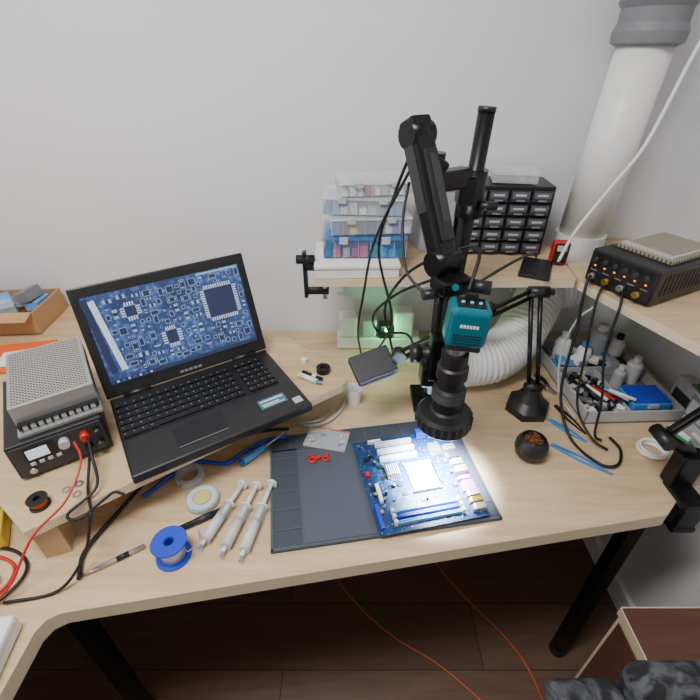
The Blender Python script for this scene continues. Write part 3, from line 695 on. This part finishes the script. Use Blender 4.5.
# left wing objects
b=B('desk_power_strip',(-.556,.225,.7503),8)
b.box((0,0,.019),(.085,.20,.036),WHT,bev=.006)
for k in range(3): b.cyl((-.005,.06-k*.06,.037),(-.005,.06-k*.06,.0376),.020,LGR); b.cyl((-.005,.06-k*.06,.0376),(-.005,.06-k*.06,.038),.015,GRY)
b.cyl((-.005,.06,.038),(-.005,.06,.066),.017,WHT)
b.tube([(-.005,.06,.066),(.01,.045,.075),(.035,.01,.055),(.040,-.06,.042),(.02,-.14,.010),(0,-.25,.006)],.004,WHT); b.done()
b=B('red_wire_bundle')
b.tube([(-.70,.44,.757),(-.64,.44,.757),(-.60,.42,.757),(-.595,.385,.757),(-.63,.36,.757),(-.70,.35,.757)],.003,RED)
b.tube([(-.70,.46,.757),(-.63,.455,.757),(-.585,.43,.757),(-.575,.395,.757),(-.60,.345,.757)],.003,BLK)
b.tube([(-.70,.42,.762),(-.65,.415,.764),(-.615,.40,.764),(-.61,.37,.764)],.0025,ORC); b.done()
b=B('yellow_tool_case',(-.69,.49,.7503),30); b.box((0,0,.02),(.06,.10,.038),YEL,bev=.004); b.box((0,0,.041),(.05,.09,.004),BLK); b.done()

# ---------- floor stuff
b=B('orange_floor_cable')
b.tube([(-.10,1.0,.004),(-.045,.85,.004),(-.03,.78,.004),(.06,.68,.004),(.15,.61,.004),(.27,.54,.004),(.40,.43,.004),(.5,.33,.004)],.0028,ORC)
b.tube([(.26,1.05,.004),(.285,.93,.004),(.33,.82,.004),(.42,.70,.004),(.50,.60,.004),(.54,.50,.004),(.55,.34,.004)],.0028,ORC); b.done()
BRN=wood('red_brown_board',(84,52,44),(104,66,54),rough=.5)
b=B('low_cabinet',(.765,.37,0),0)
b.box((0,0,.225),(.26,.24,.41),OAKE); b.box((0,0,.44),(.262,.25,.02),BRN); b.box((-.1315,0,.22),(.004,.22,.38),BRN); b.box((0,0,.01),(.25,.22,.02),BLK); b.box((-.133,-.001,.438),(.003,.252,.025),OAKE); b.box((0,.126,.438),(.262,.003,.025),OAKE)
b.done()
def mott():
    m,nt,bs=base_mat('dark_mottled_fabric'); tc=nt.nodes.new('ShaderNodeTexCoord'); v=nt.nodes.new('ShaderNodeTexNoise'); v.inputs['Scale'].default_value=30; v.inputs['Detail'].default_value=4; v.inputs['Distortion'].default_value=1.2
    nt.links.new(tc.outputs['Object'],v.inputs['Vector']); cr=nt.nodes.new('ShaderNodeValToRGB'); e=cr.color_ramp.elements
    e[0].position=.45; e[0].color=lin((28,28,31))+[1]; e[1].position=.62; e[1].color=lin((80,83,88))+[1]
    nt.links.new(v.outputs['Fac'],cr.inputs[0]); nt.links.new(cr.outputs[0],bs.inputs['Base Color']); bs.inputs['Roughness'].default_value=.9; return m
MOT=mott()
b=B('office_chair',(.50,.0,0),0)
for k in range(5):
    a=D(72*k+20); b.cyl((0,0,.09),(.22*math.cos(a),.22*math.sin(a),.06),.018,BLK,r2=.012,n=10); b.cyl((.22*math.cos(a)-.012,.22*math.sin(a),.028),(.22*math.cos(a)+.012,.22*math.sin(a),.028),.028,BLK,n=16)
b.cyl((0,0,.08),(0,0,.44),.025,BLKM); b.box((0,0,.45),(.2,.2,.03),BLK,bev=.005)
b.box((0,-.01,.50),(.42,.42,.08),MOT,bev=.035,seg=4)
b.box((.065,.255,.617),(.28,.06,.25),MOT,bev=.029,seg=5,rx=-4); b.box((0,.235,.47),(.06,.03,.12),BLK)
b.box((-.13,.235,.675),(.12,.09,.05),MOT,bev=.022,seg=5); b.cyl((-.13,.20,.46),(-.13,.22,.66),.015,BLK); b.box((-.10,.20,.46),(.1,.03,.03),BLK)
b.done()

# ---------- lights
def area(name,loc,size,e,col,rot=(0,0,0)):
    l=bpy.data.lights.new(name,'AREA'); l.shape='RECTANGLE'; l.size=size[0]; l.size_y=size[1]; l.energy=e; l.color=col
    o=bpy.data.objects.new(name,l); o.location=loc; o.rotation_euler=rot; bpy.context.scene.collection.objects.link(o)
area('ceiling_light_panel',(-.45,.10,2.50),(.8,.35),38,(1,.985,.96))
w=bpy.data.worlds.new('world'); bpy.context.scene.world=w; w.use_nodes=True
w.node_tree.nodes['Background'].inputs[0].default_value=(.7,.75,.85,1); w.node_tree.nodes['Background'].inputs[1].default_value=.3
# ---------- camera
cam=bpy.data.cameras.new('camera'); cam.lens=36*430/700; cam.sensor_width=36; cam.clip_start=.02
co=bpy.data.objects.new('camera',cam); co.location=(0,0,1.51); co.rotation_euler=(D(56),0,0)
bpy.context.scene.collection.objects.link(co); bpy.context.scene.camera=co
